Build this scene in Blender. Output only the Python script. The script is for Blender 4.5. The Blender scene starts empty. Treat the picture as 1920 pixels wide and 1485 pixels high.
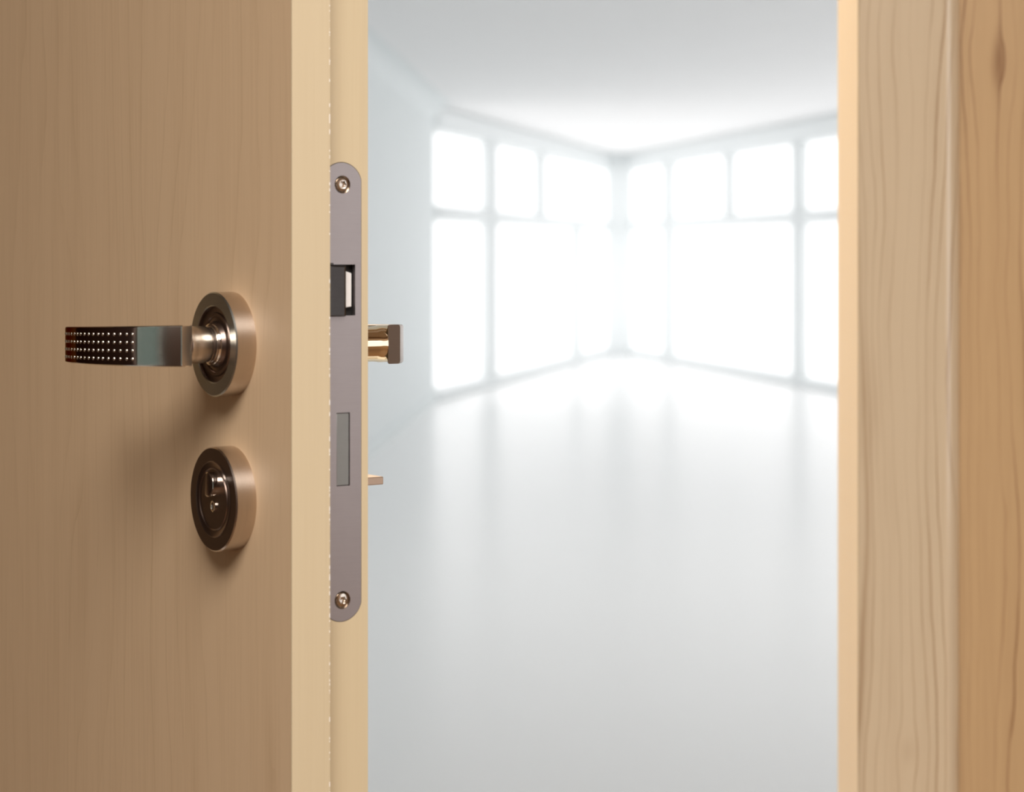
import bpy, bmesh, math, random
from mathutils import Vector

random.seed(7)
S = bpy.context.scene
COL = S.collection

# ------------------------------------------------------------------ camera, sky, lamps, exposure
F_PX, HORIZON, CAM_Z = 4000.0, 480.0, 1.16
cam_data = bpy.data.cameras.new('camera')
cam_data.sensor_width = 36.0
cam_data.lens = F_PX / 1920 * 36.0
cam_data.shift_y = -(742.5 - HORIZON) / 1920
cam_data.clip_start = 0.02
cam_data.dof.use_dof = True
cam_data.dof.focus_distance = 1.08
cam_data.dof.aperture_fstop = 75.0 / 7.0
cam = bpy.data.objects.new('camera', cam_data)
cam.location = (0, 0, CAM_Z)
cam.rotation_euler = (math.pi / 2, 0, 0)
COL.objects.link(cam)
S.camera = cam

world = bpy.data.worlds.new('sky')
S.world = world
world.use_nodes = True
world.node_tree.nodes['Background'].inputs[0].default_value = (1.0, 1.0, 1.0, 1)
world.node_tree.nodes['Background'].inputs[1].default_value = 1.57

S.view_settings.view_transform = 'Standard'
S.view_settings.look = 'None'
S.view_settings.exposure = 0.0
S.view_settings.gamma = 1.0
S.view_settings.use_curve_mapping = False
S.cycles.use_denoising = True
S.cycles.max_bounces = 14
S.cycles.diffuse_bounces = 10
S.cycles.sample_clamp_indirect = 6.0

def area(name, loc, rot, sx, sy, power, color):
    d = bpy.data.lights.new(name, 'AREA')
    d.shape = 'RECTANGLE'; d.size = sx; d.size_y = sy; d.energy = power; d.color = color
    o = bpy.data.objects.new(name, d); o.location = loc; o.rotation_euler = rot
    COL.objects.link(o)
    return o
LAMP = (0.10, -0.60, 2.36)
area('added_hall_light', (LAMP[0], LAMP[1], LAMP[2] - 0.02), (0, 0, 0), 1.3, 1.3, 92.0, (1.0, 0.95, 0.89))  # unseen hall light, added to light the door
area('room_fill_light', (1.2, 6.5, CAM_Z + 1.165), (0, 0, 0), 1.5, 4.0, 15.0, (1.0, 1.0, 1.0))  # fill light added above the view for the room floor
SPOT, AIM = Vector((-0.80, 2.70, 2.20)), Vector((0.25, 1.62, 1.15))
sd = bpy.data.lights.new('jamb_fill_light', 'SPOT'); sd.energy = 175.0; sd.color = (1.0, 0.84, 0.62)  # warm light added out of view to brighten the door lining
sd.spot_size = math.radians(50); sd.spot_blend = 0.6; sd.shadow_soft_size = 0.04
so = bpy.data.objects.new('jamb_fill_light', sd); so.location = SPOT
so.rotation_euler = (AIM - SPOT).to_track_quat('-Z', 'Y').to_euler(); COL.objects.link(so)

# ------------------------------------------------------------------ material helpers
def new_mat(name):
    m = bpy.data.materials.new(name); m.use_nodes = True
    nt = m.node_tree
    return m, nt, nt.nodes['Principled BSDF']

def M(nt, op, a, b=None, c=None):
    n = nt.nodes.new('ShaderNodeMath'); n.operation = op
    for i, v in enumerate((a, b, c)):
        if v is None: continue
        if isinstance(v, (int, float)): n.inputs[i].default_value = v
        else: nt.links.new(v, n.inputs[i])
    return n.outputs[0]

def noise(nt, vec, scale=1.0, detail=2.0, rough=0.5):
    n = nt.nodes.new('ShaderNodeTexNoise')
    n.inputs['Scale'].default_value = scale
    n.inputs['Detail'].default_value = detail
    n.inputs['Roughness'].default_value = rough
    nt.links.new(vec, n.inputs['Vector'])
    return n.outputs[0]

def comb(nt, x, y, z=0.0):
    n = nt.nodes.new('ShaderNodeCombineXYZ')
    for i, v in enumerate((x, y, z)):
        if isinstance(v, (int, float)): n.inputs[i].default_value = v
        else: nt.links.new(v, n.inputs[i])
    return n.outputs[0]

def mixc(nt, fac, a, b):
    n = nt.nodes.new('ShaderNodeMix'); n.data_type = 'RGBA'
    if isinstance(fac, (int, float)): n.inputs[0].default_value = fac
    else: nt.links.new(fac, n.inputs[0])
    for i, v in ((6, a), (7, b)):
        if isinstance(v, tuple): n.inputs[i].default_value = (*v, 1)
        else: nt.links.new(v, n.inputs[i])
    return n.outputs[2]

def wood(name, base, dark, across=(1, 0), freq=70.0, lines=0.5, warp=0.03, fiber=0.10, tone=0.10,
         rough=0.38, seed=0.0, knots=(), chips=None, spec=0.45, ff=1500.0, sharp=7.0, coat=0.0):
    """vertical wood grain; across = which of the object's x, y runs across the grain, knots = (across, z, width, height, push)"""
    m, nt, p = new_mat(name)
    tc = nt.nodes.new('ShaderNodeTexCoord')
    sp = nt.nodes.new('ShaderNodeSeparateXYZ'); nt.links.new(tc.outputs['Object'], sp.inputs[0])
    a = M(nt, 'ADD', M(nt, 'MULTIPLY', sp.outputs[0], across[0]), M(nt, 'MULTIPLY', sp.outputs[1], across[1]))
    z = sp.outputs[2]
    w1 = noise(nt, comb(nt, M(nt, 'MULTIPLY', a, 9.0), M(nt, 'MULTIPLY', z, 3.2), seed), 1.0, 1.5, 0.45)
    w2 = noise(nt, comb(nt, M(nt, 'MULTIPLY', a, 55.0), M(nt, 'MULTIPLY', z, 13.0), seed + 5), 1.0, 2.0, 0.5)
    f = M(nt, 'ADD', a, M(nt, 'MULTIPLY', M(nt, 'SUBTRACT', w1, 0.5), warp * 2))
    f = M(nt, 'ADD', f, M(nt, 'MULTIPLY', M(nt, 'SUBTRACT', w2, 0.5), warp * 0.22))
    core = None
    for (ka, kz, kw, kh, push) in knots:
        da = M(nt, 'DIVIDE', M(nt, 'SUBTRACT', a, ka), kw)
        dz = M(nt, 'DIVIDE', M(nt, 'SUBTRACT', z, kz), kh)
        r2 = M(nt, 'ADD', M(nt, 'MULTIPLY', da, da), M(nt, 'MULTIPLY', dz, dz))
        g = M(nt, 'EXPONENT', M(nt, 'MULTIPLY', r2, -1.0))
        f = M(nt, 'ADD', f, M(nt, 'MULTIPLY', M(nt, 'MULTIPLY', g, da), -push))
        c = M(nt, 'EXPONENT', M(nt, 'MULTIPLY', r2, -5.0))
        core = c if core is None else M(nt, 'ADD', core, c)
    irr = noise(nt, comb(nt, M(nt, 'MULTIPLY', f, freq * 0.55), 0.3, seed + 9), 1.0, 1.0, 0.5)
    ph = M(nt, 'ADD', M(nt, 'MULTIPLY', f, freq), M(nt, 'MULTIPLY', irr, 2.6))
    t = M(nt, 'FRACT', ph)
    ring = M(nt, 'POWER', t, sharp)
    vary = noise(nt, comb(nt, M(nt, 'MULTIPLY', a, 38.0), M(nt, 'MULTIPLY', z, 2.2), seed + 2), 1.0, 2.0, 0.5)
    vary = M(nt, 'MINIMUM', M(nt, 'MAXIMUM', M(nt, 'MULTIPLY', M(nt, 'SUBTRACT', vary, 0.36), 3.4), 0.22), 1.0)
    ring = M(nt, 'MULTIPLY', M(nt, 'MULTIPLY', ring, vary), lines)
    fib = noise(nt, comb(nt, M(nt, 'MULTIPLY', a, ff), M(nt, 'MULTIPLY', z, 16.0), seed + 3), 1.0, 3.0, 0.6)
    big = noise(nt, comb(nt, M(nt, 'MULTIPLY', a, 60.0), M(nt, 'MULTIPLY', z, 1.6), seed + 4), 1.0, 2.5, 0.5)
    k = M(nt, 'ADD', M(nt, 'MULTIPLY', M(nt, 'SUBTRACT', fib, 0.45), fiber * 2.2),
          M(nt, 'MULTIPLY', M(nt, 'SUBTRACT', big, 0.45), tone * 2.2))
    k = M(nt, 'ADD', k, ring)
    if core is not None:
        k = M(nt, 'ADD', k, M(nt, 'MULTIPLY', core, 0.14))
    k = M(nt, 'MINIMUM', M(nt, 'MAXIMUM', k, 0.0), 1.0)
    colr = mixc(nt, k, base, dark)
    if chips is not None:               # chipped laminate along one arris (object y just before chips)
        cn = noise(nt, comb(nt, 3.1, M(nt, 'MULTIPLY', z, 420.0), seed), 1.0, 3.0, 0.6)
        near = M(nt, 'GREATER_THAN', sp.outputs[1], chips)
        colr = mixc(nt, M(nt, 'MULTIPLY', near, M(nt, 'GREATER_THAN', cn, 0.56)), colr, (0.86, 0.82, 0.76))
    nt.links.new(colr, p.inputs['Base Color'])
    p.inputs['Roughness'].default_value = rough
    p.inputs['Specular IOR Level'].default_value = spec
    p.inputs['Coat Weight'].default_value = coat; p.inputs['Coat Roughness'].default_value = 0.16; p.inputs['Coat IOR'].default_value = 1.75
    b = nt.nodes.new('ShaderNodeBump'); b.inputs['Strength'].default_value = 0.08; b.inputs['Distance'].default_value = 0.0004
    nt.links.new(k, b.inputs['Height']); nt.links.new(b.outputs[0], p.inputs['Normal'])
    return m

def plain(name, col, rough=0.6, spec=0.4, tone=0.03, scale=3.0):
    m, nt, p = new_mat(name)
    tc = nt.nodes.new('ShaderNodeTexCoord')
    n = noise(nt, tc.outputs['Object'], scale, 3.0)
    nt.links.new(mixc(nt, n, col, tuple(c * (1 - tone) for c in col)), p.inputs['Base Color'])
    p.inputs['Roughness'].default_value = rough
    p.inputs['Specular IOR Level'].default_value = spec
    return m

def metal(name, col, rough=0.25, brush=0.0, axis=2, cloud=0.0, edge=None):
    m, nt, p = new_mat(name)
    if edge: p.inputs['Specular Tint'].default_value = (*edge, 1)
    p.inputs['Metallic'].default_value = 1.0
    tc = nt.nodes.new('ShaderNodeTexCoord')
    mp = nt.nodes.new('ShaderNodeMapping')
    sc = [60.0, 60.0, 60.0]; sc[axis] = 4200.0
    mp.inputs['Scale'].default_value = sc
    nt.links.new(tc.outputs['Object'], mp.inputs[0])
    n = noise(nt, mp.outputs[0], 1.0, 2.0)
    c = mixc(nt, n, tuple(x * (1 + brush) for x in col), tuple(x * (1 - brush) for x in col))
    if cloud:
        n2 = noise(nt, tc.outputs['Object'], 130.0, 3.0, 0.6)
        c = mixc(nt, M(nt, 'MULTIPLY', n2, cloud), c, tuple(x * 0.5 for x in col))
    nt.links.new(c, p.inputs['Base Color'])
    nt.links.new(M(nt, 'ADD', rough - brush * 0.25, M(nt, 'MULTIPLY', n, brush * 0.5)), p.inputs['Roughness'])
    return m

def glass(name, tint, gloss=0.05):
    m = bpy.data.materials.new(name); m.use_nodes = True
    nt = m.node_tree; nt.nodes.clear()
    out = nt.nodes.new('ShaderNodeOutputMaterial')
    tr = nt.nodes.new('ShaderNodeBsdfTransparent'); tr.inputs[0].default_value = (*tint, 1)
    gl = nt.nodes.new('ShaderNodeBsdfGlossy'); gl.inputs['Roughness'].default_value = 0.03
    mx = nt.nodes.new('ShaderNodeMixShader'); mx.inputs[0].default_value = gloss
    nt.links.new(tr.outputs[0], mx.inputs[1]); nt.links.new(gl.outputs[0], mx.inputs[2])
    nt.links.new(mx.outputs[0], out.inputs[0])
    return m

DOOR_BASE, DOOR_DARK = (0.68, 0.49, 0.31), (0.45, 0.285, 0.15)
m_face = wood('beech_veneer_face', DOOR_BASE, DOOR_DARK, freq=55, lines=0.34, warp=0.05, fiber=0.22, tone=0.18, rough=0.45, ff=620.0, sharp=9.0,
              seed=1.7, knots=((-0.020, 0.93, 0.016, 0.07, 0.012), (-0.235, 1.00, 0.02, 0.12, 0.012)))
m_band = wood('beech_edge_band', (0.56, 0.46, 0.305), (0.42, 0.31, 0.18), across=(0, 1), freq=90, lines=0.12, warp=0.01, fiber=0.12, tone=0.10,
              rough=0.42, seed=4.2, chips=0.0190)
m_lip = wood('beech_lipping', (0.56, 0.46, 0.30), (0.42, 0.30, 0.17), across=(0, 1), freq=120, lines=0.12, warp=0.01, fiber=0.12, tone=0.12,
             rough=0.42, seed=8.1)
CASE_BASE, CASE_DARK = (0.67, 0.545, 0.385), (0.30, 0.17, 0.08)
m_case = wood('maple_casing', CASE_BASE, CASE_DARK, freq=105, lines=1.15, warp=0.026, fiber=0.11, tone=0.12, rough=0.26, ff=520.0, sharp=12.0, seed=11.3,
              knots=((0.292, 0.795, 0.012, 0.022, 0.007), (0.262, 1.05, 0.02, 0.09, -0.012)), spec=0.5, coat=0.9)
m_jamb = wood('maple_lining', (0.84, 0.65, 0.44), (0.55, 0.33, 0.16), across=(0, 1), freq=40, lines=0.18, warp=0.02, fiber=0.06, tone=0.06, rough=0.4, seed=14.0)
m_wall = wood('maple_wall_panel', (0.56, 0.38, 0.205), (0.22, 0.10, 0.04), freq=95, lines=1.15, warp=0.030, fiber=0.11, tone=0.18, rough=0.36, ff=520.0, sharp=12.0, seed=21.5,
              knots=((0.364, 1.302, 0.014, 0.030, 0.011),), spec=0.45)
m_walnut = wood('walnut_wall_panel', (0.045, 0.025, 0.017), (0.02, 0.010, 0.007), across=(0, 1), freq=30, lines=0.4, rough=0.5, seed=31.0)
m_walnut_b = wood('walnut_back_panel', (0.045, 0.025, 0.017), (0.02, 0.010, 0.007), freq=30, lines=0.4, rough=0.5, seed=33.0)
m_oak = wood('brown_oak_wall_panel', (0.28, 0.175, 0.10), (0.14, 0.075, 0.04), across=(0, 1), freq=30, lines=0.4, rough=0.5, seed=35.0)
m_hall = plain('hall_plaster', (0.52, 0.41, 0.31), 0.7)
m_hall_floor = wood('hall_oak_floor', (0.20, 0.115, 0.06), (0.10, 0.05, 0.028), freq=20, lines=0.4, rough=0.4, seed=3.0)
m_white = plain('room_white_paint', (0.875, 0.87, 0.87), 0.7)
m_blue = plain('room_pale_blue_paint', (0.76, 0.795, 0.80), 0.65)
m_floor = plain('room_white_floor', (0.90, 0.90, 0.90), 0.26, 0.5, 0.02, 1.2)
m_frame = plain('window_frame_paint', (0.785, 0.81, 0.815), 0.5)
m_glass = glass('clear_glass', (1, 1, 1), 0.04)
m_glass_green = glass('green_tinted_glass', (0.36, 0.405, 0.385), 0.04)

m_nickel = metal('satin_nickel', (0.60, 0.52, 0.455), 0.24, 0.10, 1)
m_rim = metal('satin_rose_rim', (0.52, 0.54, 0.505), 0.30, 0.10, 2)
m_bronze = metal('dark_bronze', (0.21, 0.155, 0.13), 0.30, 0.05, 2)
m_lever = metal('satin_lever', (0.62, 0.60, 0.56), 0.15, 0.16, 2)
m_inlay = metal('polished_dark_inlay', (0.22, 0.155, 0.13), 0.10, 0.03, 2, edge=(0.25, 0.18, 0.15))
m_chrome = metal('polished_chrome', (0.92, 0.88, 0.82), 0.07)
m_brass = metal('polished_warm_nickel', (0.93, 0.80, 0.58), 0.06)
m_plate = metal('brushed_zinc_plate', (0.43, 0.39, 0.395), 0.42, 0.05, 2, cloud=0.12)
m_screw = metal('screw_steel', (0.62, 0.56, 0.50), 0.16)
m_latch = metal('black_latch_steel', (0.075, 0.068, 0.066), 0.30, 0.1, 2, cloud=0.5)
m_bolt = metal('grey_bolt_steel', (0.33, 0.335, 0.325), 0.45, 0.05, 2, cloud=0.2)
m_nylon = plain('white_nylon', (0.86, 0.85, 0.84), 0.35, 0.5, 0.1, 400.0)
m_black = plain('black_lock_case', (0.012, 0.011, 0.010), 0.6)
m_tan = metal('tan_satin_metal', (0.66, 0.52, 0.42), 0.5)
m_graphite = metal('satin_graphite', (0.30, 0.26, 0.235), 0.32, 0.1, 2)
m_lampglass = plain('lamp_housing', (0.8, 0.78, 0.74), 0.5)

# ------------------------------------------------------------------ object helpers
def finish(name, bm, mats, parent=None, smooth=35.0, bevel=0.0, seg=2):
    bm.normal_update()
    bmesh.ops.recalc_face_normals(bm, faces=bm.faces)
    me = bpy.data.meshes.new(name)
    bm.to_mesh(me); bm.free()
    for m in (mats if isinstance(mats, (list, tuple)) else [mats]): me.materials.append(m)
    if smooth:
        me.polygons.foreach_set('use_smooth', [True] * len(me.polygons))
        me.set_sharp_from_angle(angle=math.radians(smooth))
    o = bpy.data.objects.new(name, me); COL.objects.link(o)
    if parent is not None: o.parent = parent
    if bevel:
        b = o.modifiers.new('bevel', 'BEVEL'); b.width = bevel; b.segments = seg; b.limit_method = 'ANGLE'
        b.angle_limit = math.radians(40); b.harden_normals = False
    return o

def empty(name, parent=None, loc=(0, 0, 0), rz=0.0):
    o = bpy.data.objects.new(name, None); o.empty_display_size = 0.05
    o.location = loc; o.rotation_euler = (0, 0, rz); COL.objects.link(o)
    if parent is not None: o.parent = parent
    return o

def tag(o, label=None, cat=None, kind=None, group=None):
    if label: o['label'] = label
    if cat: o['category'] = cat
    if kind: o['kind'] = kind
    if group: o['group'] = group
    return o

def add_box(bm, x0, x1, y0, y1, z0, z1):
    v = [bm.verts.new(p) for p in ((x0, y0, z0), (x1, y0, z0), (x1, y1, z0), (x0, y1, z0), (x0, y0, z1), (x1, y0, z1), (x1, y1, z1), (x0, y1, z1))]
    for f in ((0, 3, 2, 1), (4, 5, 6, 7), (0, 1, 5, 4), (1, 2, 6, 5), (2, 3, 7, 6), (3, 0, 4, 7)):
        bm.faces.new([v[i] for i in f])

def box(name, x0, x1, y0, y1, z0, z1, mat, parent=None, bevel=0.0):
    bm = bmesh.new(); add_box(bm, x0, x1, y0, y1, z0, z1)
    return finish(name, bm, mat, parent, 0 if not bevel else 35, bevel)

def add_prism(bm, pts, z0, z1):
    """pts: plan polygon"""
    lo = [bm.verts.new((x, y, z0)) for x, y in pts]; hi = [bm.verts.new((x, y, z1)) for x, y in pts]
    bm.faces.new(lo); bm.faces.new(hi)
    n = len(pts)
    for i in range(n): bm.faces.new((lo[i], lo[(i + 1) % n], hi[(i + 1) % n], hi[i]))

def prism(name, pts, z0, z1, mat, parent=None, smooth=35.0, bevel=0.0):
    bm = bmesh.new(); add_prism(bm, pts, z0, z1)
    return finish(name, bm, mat, parent, smooth, bevel)

def add_lathe(bm, prof, cx, cz, face_y, sgn, n=96, mat_of=None, slant=None):
    """prof: (radius, distance out of the door face); sgn -1 = towards the hall, +1 = towards the room"""
    rings = []
    for r, v in prof:
        y = face_y + sgn * v
        if r < 1e-6: rings.append([bm.verts.new((cx, y, cz))])
        else: rings.append([bm.verts.new((cx + r * math.cos(2 * math.pi * i / n), y, cz + r * math.sin(2 * math.pi * i / n))) for i in range(n)])
    if slant:
        for rg in rings[-2:]:
            for v in rg: v.co.y += sgn * slant(cx - v.co.x)
    for k in range(len(rings) - 1):
        a, b = rings[k], rings[k + 1]
        for i in range(n):
            j = (i + 1) % n
            if len(a) == 1 and len(b) == 1: continue
            if len(a) == 1: f = bm.faces.new((a[0], b[i], b[j]))
            elif len(b) == 1: f = bm.faces.new((a[i], a[j], b[0]))
            else: f = bm.faces.new((a[i], a[j], b[j], b[i]))
            if mat_of: f.material_index = mat_of[k]

def lathe(name, prof, cx, cz, face_y, sgn, mat, parent, n=96, smooth=30, mat_of=None, slant=None):
    bm = bmesh.new(); add_lathe(bm, prof, cx, cz, face_y, sgn, n, mat_of, slant)
    return finish(name, bm, mat, parent, smooth)

# ================================================================== LARGE STRUCTURE
# plan of the bright room: a wedge of two glazed walls meeting at a far corner
Y_WALL0, Y_WALL1 = 1.590, 1.668          # hall face and room face of the wall that holds the door
Y_CASE = 1.570                            # front of the casing
X_JAMB = 0.2547                           # opening side of the right lining
X_HINGE = -0.540
P0 = Vector((-1.34, Y_WALL1)); P1 = Vector((-0.616, 17.0)); P2 = Vector((1.26, 25.5))
DR = Vector((1.485, -7.5))
P4 = P2 + DR * ((25.5 - Y_WALL1) / 7.5)
PK = P2 + DR * 2.75                       # where the right glazing ends
CEIL = CAM_Z + 1.20

def strip_pts(a, b, t, side):
    d = (b - a).normalized(); nrm = Vector((-d.y, d.x)) * side * t
    return [tuple(a), tuple(b), tuple(b + nrm), tuple(a + nrm)]

def grow(pts, g):
    c = Vector((sum(p[0] for p in pts) / len(pts), sum(p[1] for p in pts) / len(pts)))
    return [tuple(Vector(p) + (Vector(p) - c).normalized() * g) for p in pts]
plan = [tuple(P0), tuple(P4), tuple(P2), tuple(P1)]
tag(prism('floor', grow(plan, 0.4), -0.10, 0.0, m_floor, smooth=0), 'glossy white floor of the bright empty room beyond the doorway', 'floor', 'structure')
tag(prism('ceiling', grow(plan, 0.4), CEIL, CEIL + 0.10, m_white, smooth=0), 'plain white ceiling of the bright empty room', 'ceiling', 'structure')

# pale side wall with a coved junction to the ceiling
wl = empty('wall_left')
tag(wl, 'pale blue grey side wall of the bright room beside the glazing', 'wall', 'structure')
prism('wall_panel', strip_pts(P0, P1, 0.2, 1), 0.0, CEIL, m_blue, wl, 0)
d01 = (P1 - P0).normalized(); inw = Vector((d01.y, -d01.x))
bm = bmesh.new(); R = 0.14; rows = []
for k in range(9):
    a = math.pi / 2 * k / 8
    off, z = R * (1 - math.cos(a)), CEIL - R + R * math.sin(a)
    rows.append([bm.verts.new((*(p + inw * off), z)) for p in (P0, P1)])
back = [bm.verts.new((*p, CEIL)) for p in (P0, P1)]
for k in range(8): bm.faces.new((rows[k][0], rows[k][1], rows[k + 1][1], rows[k + 1][0]))
bm.faces.new((rows[0][0], rows[0][1], back[1], back[0])); bm.faces.new((rows[8][0], rows[8][1], back[1], back[0]))
finish('cove', bm, m_blue, wl, 60)
bm = bmesh.new()
add_prism(bm, strip_pts(P0, P1, 0.015, -1), 0.0, 0.06)
finish('baseboard_left', bm, m_blue, wl, 0)

tag(prism('wall_right', strip_pts(PK, P4, 0.2, 1), 0.0, CEIL, m_white, smooth=0), 'white side wall of the bright room next to the long glazing', 'wall', 'structure')

# glazed walls
SILL, HEAD, TRZ = 0.085, CAM_Z + 1.005, CAM_Z + 0.345
def post(name, p, z0, z1, r, parent, n=20):
    bm = bmesh.new()
    add_prism(bm, [(p.x + r * math.cos(2 * math.pi * i / n), p.y + r * math.sin(2 * math.pi * i / n)) for i in range(n)], z0, z1)
    return finish(name, bm, m_frame, parent, 40)
def rail(name, a, b, z0, z1, t, parent, rounded=0.0):
    d = (b - a).normalized(); nrm = Vector((-d.y, d.x))            # nrm points out of the room
    o, i = nrm * (t - 0.035), nrm * 0.035
    return prism(name, [tuple(a + o), tuple(b + o), tuple(b - i), tuple(a - i)], z0, z1, m_frame, parent, 35, rounded)
def glazing(name, a, b, full, upper, lower, label):
    w = empty(name, None, (0, 0, 0))
    tag(w, label, 'window', 'structure')
    at = lambda k: a + (b - a) * k
    rail('sill_kerb', a, b, 0.0, SILL, 0.18, w, 0.02)
    rail('header', a, b, HEAD, CEIL, 0.18, w, 0.03)
    rail('transom', a, b, TRZ - 0.065, TRZ + 0.065, 0.11, w, 0.045)
    for k in full: post('mullion', at(k), SILL, HEAD, 0.078, w)
    for k in upper: post('upper_mullion', at(k), TRZ, HEAD, 0.066, w)
    for k in lower: post('lower_mullion', at(k), SILL, TRZ, 0.066, w)
    def panes(ks, z0, z1):
        ks = sorted(ks)
        for k0, k1 in zip(ks, ks[1:]):
            q0, q1 = at(k0), at(k1); d = (q1 - q0).normalized()
            nrm = Vector((-d.y, d.x)) * 0.004
            q0 = q0 + d * 0.03; q1 = q1 - d * 0.03
            prism('glass_pane', [tuple(q0 + nrm), tuple(q1 + nrm), tuple(q1 - nrm), tuple(q0 - nrm)], z0, z1, m_glass, w, 0)
    panes([0, 1] + full + upper, TRZ + 0.05, HEAD + 0.01)
    panes([0, 1] + full + lower, SILL - 0.01, TRZ - 0.05)
    return w
glazing('window_1', P1, P2, [0.220], [0.474], [0.695], 'floor to ceiling glazed wall running from the pale blue wall to the corner post')
g2 = (PK - P2).length
kk = lambda k: (DR * k).length / g2
glazing('window_2', P2, PK, [kk(0.3045), kk(0.874), kk(1.2), kk(1.6), kk(2.0), kk(2.4)], [kk(0.598)], [], 'floor to ceiling glazed wall running from the corner post to the white side wall')
bm = bmesh.new()
add_prism(bm, [(1.105, 24.93), (1.125, 24.90), (1.385, 24.90), (1.405, 24.93), (1.30, 25.45), (1.22, 25.45)], 0, CEIL)
tag(finish('trim_1', bm, m_frame, None, 0), 'pale grey corner post where the two glazed walls meet', 'post', 'structure')

# the wall that holds the door (wood panelled towards the hall)
wf = empty('wall_front')
tag(wf, 'maple panelled wall beside the door casing', 'wall', 'structure')
OPEN_Z = 2.06
for nm, x0, x1, z0, z1 in (('panel', X_JAMB + 0.012, 1.70, 0, 2.5), ('panel', -1.45, X_HINGE - 0.012, 0, 2.5), ('panel', X_HINGE - 0.02, X_JAMB + 0.02, OPEN_Z + 0.02, 2.5)):
    box(nm, x0, x1, Y_WALL0, Y_WALL1 - 0.008, z0, z1, m_wall, wf)
bm = bmesh.new()
add_box(bm, X_JAMB + 0.012, P4.x + 0.3, Y_WALL1 - 0.008, Y_WALL1, 0, 2.5)
add_box(bm, P0.x - 0.3, X_HINGE - 0.012, Y_WALL1 - 0.008, Y_WALL1, 0, 2.5)
add_box(bm, X_HINGE - 0.02, X_JAMB + 0.02, Y_WALL1 - 0.008, Y_WALL1, OPEN_Z + 0.02, 2.5)
finish('plaster_face', bm, m_white, wf, 0)

# hall around the camera
def wall_with_hole(name, x, y0, y1, z1, hy0, hy1, hz0, hz1, t, mat, label):
    bm = bmesh.new()
    x0, x1 = min(x, x + t), max(x, x + t)
    add_box(bm, x0, x1, y0, hy0, 0, z1); add_box(bm, x0, x1, hy1, y1, 0, z1)
    add_box(bm, x0, x1, hy0, hy1, 0, hz0); add_box(bm, x0, x1, hy0, hy1, hz1, z1)
    return tag(finish(name, bm, mat, None, 0), label, 'wall', 'structure')
def added_hall_window(name, x, t, hy0, hy1, hz0, hz1, gl, label):  # both hall windows are unseen, added for light and metal reflections
    w = empty(name); tag(w, label, 'window', 'structure')
    xm = x + t * 0.5
    for nm, a, b, c, d in (('frame_stile', hy0, hy0 + 0.04, hz0, hz1), ('frame_stile', hy1 - 0.04, hy1, hz0, hz1),
                           ('frame_rail', hy0 + 0.04, hy1 - 0.04, hz0, hz0 + 0.04), ('frame_rail', hy0 + 0.04, hy1 - 0.04, hz1 - 0.04, hz1)):
        box(nm, xm - 0.025, xm + 0.025, a, b, c, d, m_frame, w)
    box('glass_pane', xm - 0.003, xm + 0.003, hy0 + 0.04, hy1 - 0.04, hz0 + 0.04, hz1 - 0.04, gl, w)
HZ = 2.40
wall_with_hole('wall_hall_right', 1.50, -1.6, Y_WALL0, HZ, -0.35, 0.75, 0.75, 1.80, 0.15, m_oak, 'brown oak panelled wall of the hall with an added window')
added_hall_window('added_window_3', 1.50, 0.15, -0.35, 0.75, 0.75, 1.80, m_glass, 'unseen clear window added in the brown oak hall wall for light and reflections')
wall_with_hole('wall_hall_left', -1.00, -1.6, Y_WALL0, HZ, 0.20, 0.66, 0.7, 1.7, -0.15, m_walnut, 'dark walnut panelled wall of the hall')
added_hall_window('added_window_4', -1.00, -0.15, 0.20, 0.66, 0.7, 1.7, m_glass_green, 'unseen green tinted window added in the dark walnut wall to reflect in the lever')
tag(box('wall_back', -1.15, 1.65, -1.75, -1.6, 0, HZ, m_walnut_b), 'dark walnut panelled wall at the back of the hall', 'wall', 'structure')
tag(box('floor_hall', -1.15, 1.65, -1.75, Y_WALL0, -0.10, -0.001, m_hall_floor), 'brown oak floor of the hall in front of the door', 'floor', 'structure')
tag(box('ceiling_hall', -1.15, 1.65, -1.75, Y_WALL0, HZ, HZ + 0.1, m_hall), 'beige ceiling of the hall in front of the door', 'ceiling', 'structure')
tag(box('added_ceiling_lamp', LAMP[0] - 0.67, LAMP[0] + 0.67, LAMP[1] - 0.67, LAMP[1] + 0.67, LAMP[2], HZ, m_lampglass, None, 0.01), 'unseen square flat lamp on the hall ceiling, added to light the door', 'lamp')

# ------------------------------------------------------------------ door frame on the wall
fr = empty('trim_2')
tag(fr, 'light maple door frame with a rounded casing around the doorway', 'door frame', 'structure')
# right lining
box('lining', X_JAMB, X_JAMB + 0.012, Y_CASE + 0.0010, Y_WALL1, 0, OPEN_Z + 0.02, m_jamb, fr)
def casing_profile(x0, x1, sgn):
    """plan of a casing board: flat front, small eased inner arris, quarter-round outer edge"""
    pts = [(x0 + sgn * 0.012, Y_WALL0), (x0 + sgn * 0.012, Y_CASE + 0.0010), (x0, Y_CASE + 0.0010), (x0 + sgn * 0.0010, Y_CASE)]
    R = 0.0150; cx = x1 - sgn * R
    for k in range(15):
        a = math.pi / 2 * k / 14
        pts.append((cx + sgn * R * math.sin(a), Y_CASE + R - R * math.cos(a)))
    pts.append((x1, Y_WALL0))
    return pts
prism('casing', casing_profile(X_JAMB, X_JAMB + 0.0775, 1), 0, OPEN_Z + 0.075, m_case, fr, 30)
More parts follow.
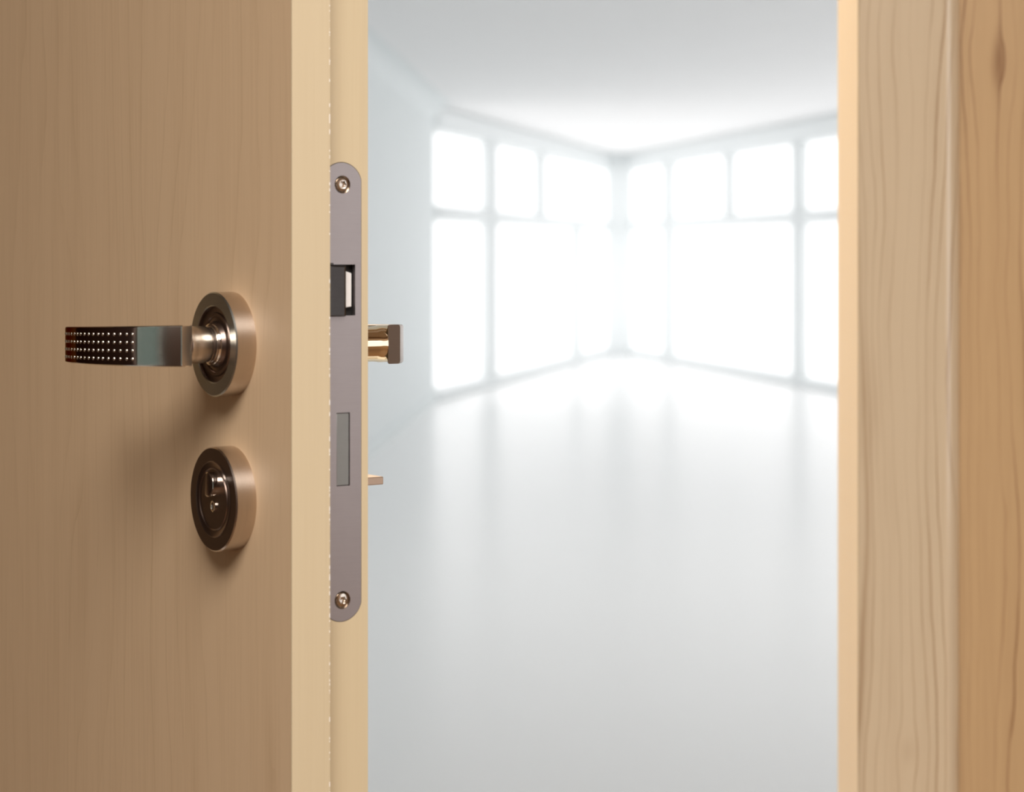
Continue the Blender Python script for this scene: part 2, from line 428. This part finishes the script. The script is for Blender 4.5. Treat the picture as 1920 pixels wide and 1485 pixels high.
# left and top members, behind the open door and above the view
box('lining', X_HINGE - 0.012, X_HINGE, Y_CASE + 0.0010, Y_WALL1, 0, OPEN_Z + 0.02, m_jamb, fr)
prism('casing', casing_profile(X_HINGE, X_HINGE - 0.0775, -1), 0, OPEN_Z + 0.075, m_case, fr, 30)
box('head_lining', X_HINGE, X_JAMB, Y_CASE + 0.0012, Y_WALL1, OPEN_Z, OPEN_Z + 0.02, m_jamb, fr)
box('head_casing', X_HINGE, X_JAMB, Y_CASE, Y_WALL0, OPEN_Z, OPEN_Z + 0.075, m_case, fr, 0.003)

# ================================================================== THE DOOR
ANG = math.radians(-55.8)
E = Vector((-0.0978, 0.9477))
LEAF = 0.72
TH, FLAP, REB = 0.0461, 0.01943, 0.012     # leaf thickness, flap thickness, rebate step
Z0, Z1 = 0.006, 2.05
door = empty('door_1', None, (E.x, E.y, 0), ANG)
tag(door, 'open light beech door with rebated edge, lever handle and lock plate', 'door', 'structure')
box('face_panel', -LEAF, -0.0006, 0.0, FLAP, Z0, Z1, m_face, door)
box('edge_band', -0.0006, 0.0, 0.0, FLAP, Z0, Z1, m_band, door)
box('core', -LEAF + 0.012, -0.034, FLAP, TH, Z0, Z1 - 0.012, m_lip, door)

# --- lipping with a mortise for the lock plate
PLW0, PLW1 = 0.0222, 0.0424
WC, HWID = (PLW0 + PLW1) / 2, (PLW1 - PLW0) / 2
PZ0, PZ1 = 0.9929, 1.2027
SAG = 0.0078
RAD = (HWID ** 2 + SAG ** 2) / (2 * SAG)
def plate_outline(g=0.0, n=20):
    """half outline (right side), from the top apex down to the bottom apex: (w offset, z)"""
    out = []
    a1 = math.asin(HWID / RAD)
    r = RAD + g
    for k in range(n + 1):
        a = a1 * k / n
        out.append((r * math.sin(a), PZ1 - RAD + r * math.cos(a)))
    bot = [(w, PZ0 + (PZ1 - z)) for w, z in out][::-1]
    return out + bot
def lipping():
    bm = bmesh.new()
    xf = -REB
    for s, w_out in ((1, TH), (-1, FLAP)):
        hole = [(WC + s * w, z) for w, z in plate_outline(0.00028)]
        pts = [(WC, Z1 - 0.012), (w_out, Z1 - 0.012), (w_out, Z0), (WC, Z0)] + hole[::-1]
        vs = [bm.verts.new((xf, w, z)) for w, z in pts]
        bm.faces.new(vs)
        hv = vs[4:]
        inn = [bm.verts.new((xf - 0.010, v.co.y, v.co.z)) for v in hv]
        for i in range(len(hv) - 1): bm.faces.new((hv[i], hv[i + 1], inn[i + 1], inn[i]))
        b = [bm.verts.new((-0.034, w_out, Z1 - 0.012)), bm.verts.new((-0.034, w_out, Z0))]
        bm.faces.new((vs[1], vs[2], b[1], b[0]))
    me = bpy.data.meshes.new('lipping'); 
    return finish('lipping', bm, m_lip, door, 0)
lipping()

# --- lock plate
lock = empty('lock_plate', door)
tag(lock, 'long grey metal lock plate with rounded ends let into the door edge')
OPW0, OPW1, OPZ0, OPZ1 = 0.0238, 0.0393, 1.1327, 1.1561
DBW0, DBW1, DBZ0, DBZ1 = 0.02948, 0.03648, 1.0548, 1.0883
SC_W, SC_ZT, SC_ZB, SC_R = 0.0326, 1.1927, 1.0026, 0.0041
def plate():
    bm = bmesh.new(); xf = -REB + 0.0001
    half = plate_outline(0.0)
    zs = sorted({OPZ0, OPZ1, DBZ0, DBZ1}, reverse=True)
    mid0, mid1 = half[20][1], half[21][1]
    # stack of horizontal bands, each with its own gap; ends are fans around the screw holes
    def quad(w0, w1, z0, z1):
        bm.faces.new([bm.verts.new((xf, w, z)) for w, z in ((w0, z0), (w1, z0), (w1, z1), (w0, z1))])
    top_z, bot_z = SC_ZT - 0.0062, SC_ZB + 0.0062
    for a, b, gap in ((top_z, OPZ1, None), (OPZ1, OPZ0, (OPW0, OPW1)), (OPZ0, DBZ1, None), (DBZ1, DBZ0, (DBW0, DBW1)), (DBZ0, bot_z, None)):
        if gap is None: quad(PLW0, PLW1, b, a)
        else: quad(PLW0, gap[0], b, a); quad(gap[1], PLW1, b, a)
    for cz, zb, flip in ((SC_ZT, top_z, 1), (SC_ZB, bot_z, -1)):
        arc = half[:21] if flip == 1 else [(w, z) for w, z in half[21:]][::-1]
        ze = arc[-1][1]
        side = [(PLW1, ze + (zb - ze) * k / 10) for k in range(1, 10)]
        base = [(PLW1 + (PLW0 - PLW1) * k / 24, zb) for k in range(25)]
        ring = [(WC + w, z) for w, z in arc] + side + base + [(PLW0, z) for w, z in side[::-1]] + [(WC - w, z) for w, z in arc[::-1]][:-1]
        outer = [bm.verts.new((xf, w, z)) for w, z in ring]
        ang = [math.atan2(z - cz, w - SC_W) for w, z in ring]
        inner = [bm.verts.new((xf, SC_W + SC_R * math.cos(t), cz + SC_R * math.sin(t))) for t in ang]
        deep = [bm.verts.new((xf - 0.0016, SC_W + 0.0034 * math.cos(t), cz + 0.0034 * math.sin(t))) for t in ang]
        n = len(ring)
        for i in range(n):
            j = (i + 1) % n
            bm.faces.new((outer[i], outer[j], inner[j], inner[i]))
            bm.faces.new((inner[i], inner[j], deep[j], deep[i])).material_index = 1
    bmesh.ops.remove_doubles(bm, verts=bm.verts, dist=1e-6)
    # turn every visible face outwards and give the plate its thickness at all borders
    edges = [e for e in bm.edges if len(e.link_faces) == 1]
    ext = bmesh.ops.extrude_edge_only(bm, edges=edges)
    for v in [g for g in ext['geom'] if isinstance(g, bmesh.types.BMVert)]: v.co.x -= 0.0025
    bm.normal_update()
    me = bpy.data.meshes.new('plate'); bm.to_mesh(me); bm.free()
    me.materials.append(m_plate); me.materials.append(m_screw)
    o = bpy.data.objects.new('plate', me); COL.objects.link(o); o.parent = lock
    return o
plate()
box('lock_case', -0.0320, -REB - 0.0035, PLW0 + 0.001, PLW1 - 0.001, PZ0 + 0.004, PZ1 - 0.004, m_black, lock)

def screw(cz):
    bm = bmesh.new(); x = -REB - 0.0002; n = 48
    def ring(r, dx, lobes=0.0):
        return [bm.verts.new((x + dx, SC_W + r * (1 + lobes * math.cos(6 * t)) * math.cos(t), cz + r * (1 + lobes * math.cos(6 * t)) * math.sin(t)))
                for t in (2 * math.pi * i / n for i in range(n))]
    rs = [ring(0.00335, -0.0016), ring(0.00335, -0.0003), ring(0.0029, 0.0004), ring(0.0020, 0.0007, 0.0), ring(0.00165, 0.0007, 0.16), ring(0.00150, -0.0008, 0.16), ring(0.0006, -0.0010)]
    for a, b in zip(rs, rs[1:]):
        for i in range(n): bm.faces.new((a[i], a[(i + 1) % n], b[(i + 1) % n], b[i]))
    bm.faces.new(rs[-1])
    return finish('screw', bm, m_screw, lock, 35)
screw(SC_ZT); screw(SC_ZB)

# latch: dark tongue standing a little out, white nylon pad beside it in the opening
bm = bmesh.new()
prof = [(-0.020, OPW0 - 0.0005), (-REB + 0.0028, OPW0 - 0.0005), (-REB + 0.0030, 0.0320), (-REB + 0.0022, 0.0333), (-REB + 0.0006, 0.0337), (-0.020, 0.0337)]
lo = [bm.verts.new((x, w, OPZ0 - 0.0003)) for x, w in prof]; hi = [bm.verts.new((x, w, OPZ1 - 0.0004 - 0.0003 * (i in (2, 3)))) for i, (x, w) in enumerate(prof)]
bm.faces.new(lo); bm.faces.new(hi)
for i in range(6): bm.faces.new((lo[i], lo[(i + 1) % 6], hi[(i + 1) % 6], hi[i])).material_index = int(i == 3)  # lighter steel on the bevel face paints in its highlight
tag(finish('latch_tongue', bm, [m_latch, m_screw], lock, 25, 0.0005), 'dark steel latch tongue')
box('latch_shoulder', -0.015, -REB + 0.0002, OPW0, 0.0280, OPZ1 - 0.0005, OPZ1 + 0.0008, m_latch, lock, 0.0003)
bm = bmesh.new()
pts = [(0.0340, OPZ0 + 0.0036), (0.0381, OPZ0 + 0.0040), (0.0381, OPZ1 - 0.0040), (0.0340, OPZ1 - 0.0030)]
fa = [bm.verts.new((-REB - 0.0002 - 0.0010 * (i in (1, 2)), w, z)) for i, (w, z) in enumerate(pts)]
ba = [bm.verts.new((-0.0155, w, z)) for w, z in pts]
bm.faces.new(fa); bm.faces.new(ba)
for i in range(4): bm.faces.new((fa[i], fa[(i + 1) % 4], ba[(i + 1) % 4], ba[i]))
tag(finish('latch_pad', bm, m_nylon, lock, 25, 0.0003), 'white nylon pad beside the latch tongue')
box('dead_bolt', -0.0155, -REB - 0.0004, DBW0 + 0.0002, DBW1 - 0.0002, DBZ0 + 0.0002, DBZ1 - 0.0002, m_bolt, lock, 0.0002)

# --- handle sets
UX = -0.0581                               # backset of both roses
HZC, LZC = CAM_Z - 0.0410, CAM_Z - 0.1129  # heights of lever and lock roses
ROSE_R, ROSE_H = 0.0243, 0.0101

def lever_curve():
    """front face of the lever in the (a, v) plane: a towards the hinge, v out of the door; s in metres"""
    pts = []; a, v, s = -0.0095, 0.0306, 0.0
    ds = 0.0005; TOT = 0.0895
    while s <= TOT + 1e-9:
        th = 42.0 - 615.0 * s
        pts.append((s, a, v, math.radians(th)))
        a += ds * math.cos(math.radians(th)); v += ds * math.sin(math.radians(th)); s += ds
    return pts
CURVE = lever_curve()
INLAY_S = 0.0225
def curve_at(s):
    return CURVE[min(len(CURVE) - 1, max(0, int(round(s / 0.0005))))]

def add_lever(bm, face_y, sgn, dv):
    secs = []
    n = len(CURVE)
    for i in range(0, n, 2):
        s, a, v, th = CURVE[i]
        k = s / 0.0895
        hh = (0.0190 * (1 - k) + 0.0172 * k) / 2
        t = 0.0062 * (1 - k) + 0.0048 * k
        zc = -0.0016 * k
        b = min(1.0, s / 0.012)
        ti = math.radians(15) * (1 - b) + b * th
        na, nv = math.sin(ti), -math.cos(ti)                             # inward direction
        r = 0.0009
        ring = []
        for (p, q) in ((0, 1), (1, 1), (1, -1), (0, -1)):                # corners: front top, back top, back bottom, front bottom
            for c in range(4):
                ph = math.pi / 2 * c / 3
                if (p, q) == (0, 1): dt, dz = r - r * math.cos(ph), hh - r + r * math.sin(ph)
                elif (p, q) == (1, 1): dt, dz = t - r + r * math.sin(ph), hh - r + r * math.cos(ph)
                elif (p, q) == (1, -1): dt, dz = t - r + r * math.cos(ph), -hh + r - r * math.sin(ph)
                else: dt, dz = r - r * math.sin(ph), -hh + r - r * math.cos(ph)
                pa, pv = a + na * dt, v + dv + nv * dt
                ring.append(bm.verts.new((UX - pa, face_y + sgn * pv, HZC + zc + dz)))
        secs.append((s, ring))
    m = 16
    for (s0, r0), (s1, r1) in zip(secs, secs[1:]):
        for j in range(m):
            f = bm.faces.new((r0[j], r0[(j + 1) % m], r1[(j + 1) % m], r1[j]))
            if s0 >= INLAY_S - 1e-6 and (j == 15 or j in (0, 1, 14)): f.material_index = 1
    # chamfer round the neck end, in chrome to paint in an edge highlight
    r0 = secs[0][1]; c = sum((v.co for v in r0), Vector()) / len(r0)
    inner = [bm.verts.new(c + (v.co - c) * 0.955 + Vector((0.00045, 0, 0))) for v in r0]
    for j in range(m): bm.faces.new((r0[j], r0[(j + 1) % m], inner[(j + 1) % m], inner[j])).material_index = 2
    bm.faces.new(inner).material_index = 3
    bm.faces.new(secs[-1][1])

def handle_set(face_y, sgn, dv, mats, label, drop=0.0):
    h = empty('door_handle', door, (0, 0, -drop))
    tag(h, label)
    rose_m, rim_m, dish_m, neck_m, lever_m, inlay_m = mats
    lathe('rose', [(ROSE_R, 0.0), (ROSE_R, ROSE_H - 0.0006), (ROSE_R - 0.0006, ROSE_H), (0.0181, ROSE_H + 0.0001), (0.0177, ROSE_H - 0.0003)],
          UX, HZC, face_y, sgn, [rose_m, rim_m], h, 128, 25, [0, 1, 1, 1])
    lathe('rose_dish', [(0.0177, ROSE_H - 0.0003), (0.0174, ROSE_H - 0.0016), (0.0150, ROSE_H - 0.0018), (0.0146, ROSE_H - 0.0012), (0.0132, ROSE_H - 0.0012),
                        (0.0128, ROSE_H - 0.0018), (0.0110, ROSE_H - 0.0014), (0.0102, ROSE_H + 0.0004), (0.0, ROSE_H + 0.0004)],
          UX, HZC, face_y, sgn, dish_m, h, 96, 25)
    lathe('collar', [(0.0100, ROSE_H), (0.0100, ROSE_H + 0.0006), (0.0096, ROSE_H + 0.0014), (0.0090, ROSE_H + 0.0016), (0.0086, ROSE_H + 0.0016)], UX, HZC, face_y, sgn, m_chrome, h, 80, 30)
    vn = 0.0306 + dv - 0.0062
    slant = lambda a: max(0.0, a + 0.0072) * 0.8                          # the neck runs on into the sloping back of the lever
    lathe('neck', [(0.0086, ROSE_H), (0.0086, ROSE_H + 0.0030), (0.0082, ROSE_H + 0.0034), (0.0082, ROSE_H + 0.0040), (0.0086, ROSE_H + 0.0044), (0.0086, vn - 0.0045), (0.0087, vn - 0.0022), (0.0090, vn - 0.0006), (0.0090, vn), (0.0, vn + 0.0005)],
          UX, HZC, face_y, sgn, neck_m, h, 96, 30, None, slant)
    bm = bmesh.new(); add_lever(bm, face_y, sgn, dv)
    finish('lever', bm, [lever_m, inlay_m, m_chrome if sgn < 0 else lever_m, neck_m if sgn < 0 else lever_m], h, 28)
    bm = bmesh.new()
    for i in range(17):
        s, a, v, th = curve_at(0.0258 + 0.0039 * i)
        k = s / 0.0895; zc = -0.0016 * k - 0.0002
        for q in range(4):
            z = HZC + zc + (1.5 - q) * (0.00385 - 0.0002 * k)
            R = 0.00080; NS, NR = 12, 4
            base = Vector((UX - a, face_y + sgn * (v + dv), z))
            tang = Vector((-math.cos(th), sgn * math.sin(th), 0)); nor = Vector((math.sin(th), sgn * math.cos(th), 0)); up = Vector((0, 0, 1))
            prev = None
            for c in range(NR):
                ph = math.pi / 2 * c / NR
                ring = [bm.verts.new(base + (tang * math.cos(t) + up * math.sin(t)) * R * math.cos(ph) + nor * (R * 0.62 * math.sin(ph) - 0.0001))
                        for t in (2 * math.pi * j / NS for j in range(NS))]
                if prev:
                    for j in range(NS): bm.faces.new((prev[j], prev[(j + 1) % NS], ring[(j + 1) % NS], ring[j]))
                prev = ring
            topv = bm.verts.new(base + nor * (R * 0.62 - 0.0001))
            for j in range(NS): bm.faces.new((prev[j], prev[(j + 1) % NS], topv))
    tag(finish('stud_grid', bm, m_chrome, h, 60), 'grid of tiny polished studs on the lever', kind='stuff')
    return h
handle_set(0.0, -1, 0.0, (m_nickel, m_rim, m_bronze, m_nickel, m_lever, m_inlay), 'satin nickel lever handle with studded dark grip on a round rose')
handle_set(TH, 1, 0.0088, (m_brass, m_brass, m_brass, m_brass, m_graphite, m_graphite), 'warm polished lever handle on the room side of the door', 0.0018)

def lock_rose(face_y, sgn, label, mats):
    h = empty('lock_rose', door)
    tag(h, label)
    side_m, front_m = mats
    g = 0.00025
    lathe('rose', [(ROSE_R, 0.0), (ROSE_R, ROSE_H - 0.0006), (ROSE_R - 0.0006, ROSE_H), (0.0177, ROSE_H), (0.0174, ROSE_H + g), (0.0169, ROSE_H), (0.0147, ROSE_H - 0.0003),
                   (0.0144, ROSE_H + g - 0.0001), (0.0139, ROSE_H - 0.0003), (0.0028, ROSE_H - 0.0003), (0.0, ROSE_H - 0.0003)],
          UX, LZC, face_y, sgn, [side_m, front_m, m_nickel], h, 128, 22, [0, 2, 1, 1, 1, 1, 1, 1, 1, 1])
    return h
lr = lock_rose(0.0, -1, 'dark round lock rose with release boss and small hole', (m_nickel, m_bronze))
# D shaped release boss
bm = bmesh.new()
BR, bz, bx = 0.0058, LZC + 0.0071, UX + 0.0008
cut = math.radians(100)
arc = [(BR * math.cos(t), BR * math.sin(t)) for t in [(-118 + 226 * i / 32) * math.pi / 180 for i in range(33)]]
y0, y1 = -(ROSE_H - 0.001), -(ROSE_H + 0.0030)
lo = [bm.verts.new((bx + p, y0, bz + q)) for p, q in arc]; hi = [bm.verts.new((bx + p * 0.97, y1, bz + q * 0.97)) for p, q in arc]
top = [bm.verts.new((bx + p * 0.90, y1 - 0.00025, bz + q * 0.90)) for p, q in arc]
bm.faces.new(lo); bm.faces.new(top).material_index = 1
for i in range(33):
    bm.faces.new((lo[i], lo[(i + 1) % 33], hi[(i + 1) % 33], hi[i]))
    bm.faces.new((hi[i], hi[(i + 1) % 33], top[(i + 1) % 33], top[i]))  # chrome ring paints a highlight along the boss's front edge
finish('release_boss', bm, [m_chrome, m_bronze], lr, 40)
lathe('hole_bush', [(0.0027, ROSE_H - 0.0002), (0.0027, ROSE_H + 0.0002), (0.0022, ROSE_H + 0.0003), (0.0018, ROSE_H - 0.0001), (0.0, ROSE_H - 0.0002)], UX + 0.0006, LZC - 0.0032, 0.0, -1, m_chrome, lr, 40, 50)
lr2 = lock_rose(TH, 1, 'round lock rose with a thumb turn on the room side of the door', (m_brass, m_brass))
box('thumb_turn', UX - 0.010, UX + 0.006, TH + ROSE_H - 0.001, TH + 0.0322, LZC + 0.0021, LZC + 0.0059, m_tan, lr2, 0.0004)

# hinges on the far edge of the leaf
for z in (0.25, 1.75):
    hg = empty('hinge', door)
    lathe_bm = bmesh.new()
    for zz in (z, z + 0.032):
        add_prism(lathe_bm, [(-LEAF - 0.004 + 0.007 * math.cos(2 * math.pi * i / 16), -0.007 + 0.007 * math.sin(2 * math.pi * i / 16)) for i in range(16)], zz, zz + 0.03)
    finish('knuckle', lathe_bm, m_nickel, hg, 40)

# spot lamp out of view, added to brighten the right door lining
sl = empty('jamb_fill_lamp', None, tuple(SPOT))
tag(sl, 'unseen small white spot lamp added inside the bright room to brighten the door lining', 'lamp')
dirv = (AIM - SPOT).normalized()
bm = bmesh.new()
q = dirv.to_track_quat('Z', 'Y')
ra = [(0.05, 0.06), (0.05, -0.10), (0.0, -0.11)]
prev = None
for r, t in [(0.046, 0.05)] + ra:
    ring = [bm.verts.new(q @ Vector((max(r, 0.001) * math.cos(2 * math.pi * i / 24), max(r, 0.001) * math.sin(2 * math.pi * i / 24), t - 0.08))) for i in range(24)]
    if prev:
        for i in range(24): bm.faces.new((prev[i], prev[(i + 1) % 24], ring[(i + 1) % 24], ring[i]))
    prev = ring
finish('shade', bm, m_lampglass, sl, 40)
prism('stem', [(0.012 * math.cos(2 * math.pi * i / 12) - dirv.x * 0.1, 0.012 * math.sin(2 * math.pi * i / 12) - dirv.y * 0.1) for i in range(12)], 0.02, CEIL - SPOT.z, m_lampglass, sl)

# flat light panel above the view, added to brighten the room floor
lp = empty('fill_panel_lamp', None, (1.2, 6.5, CEIL))
tag(lp, 'unseen long flat panel lamp added on the ceiling to brighten the room floor', 'lamp')
box('housing', -0.78, 0.78, -2.03, 2.03, -0.03, 0.0, m_lampglass, lp, 0.004)
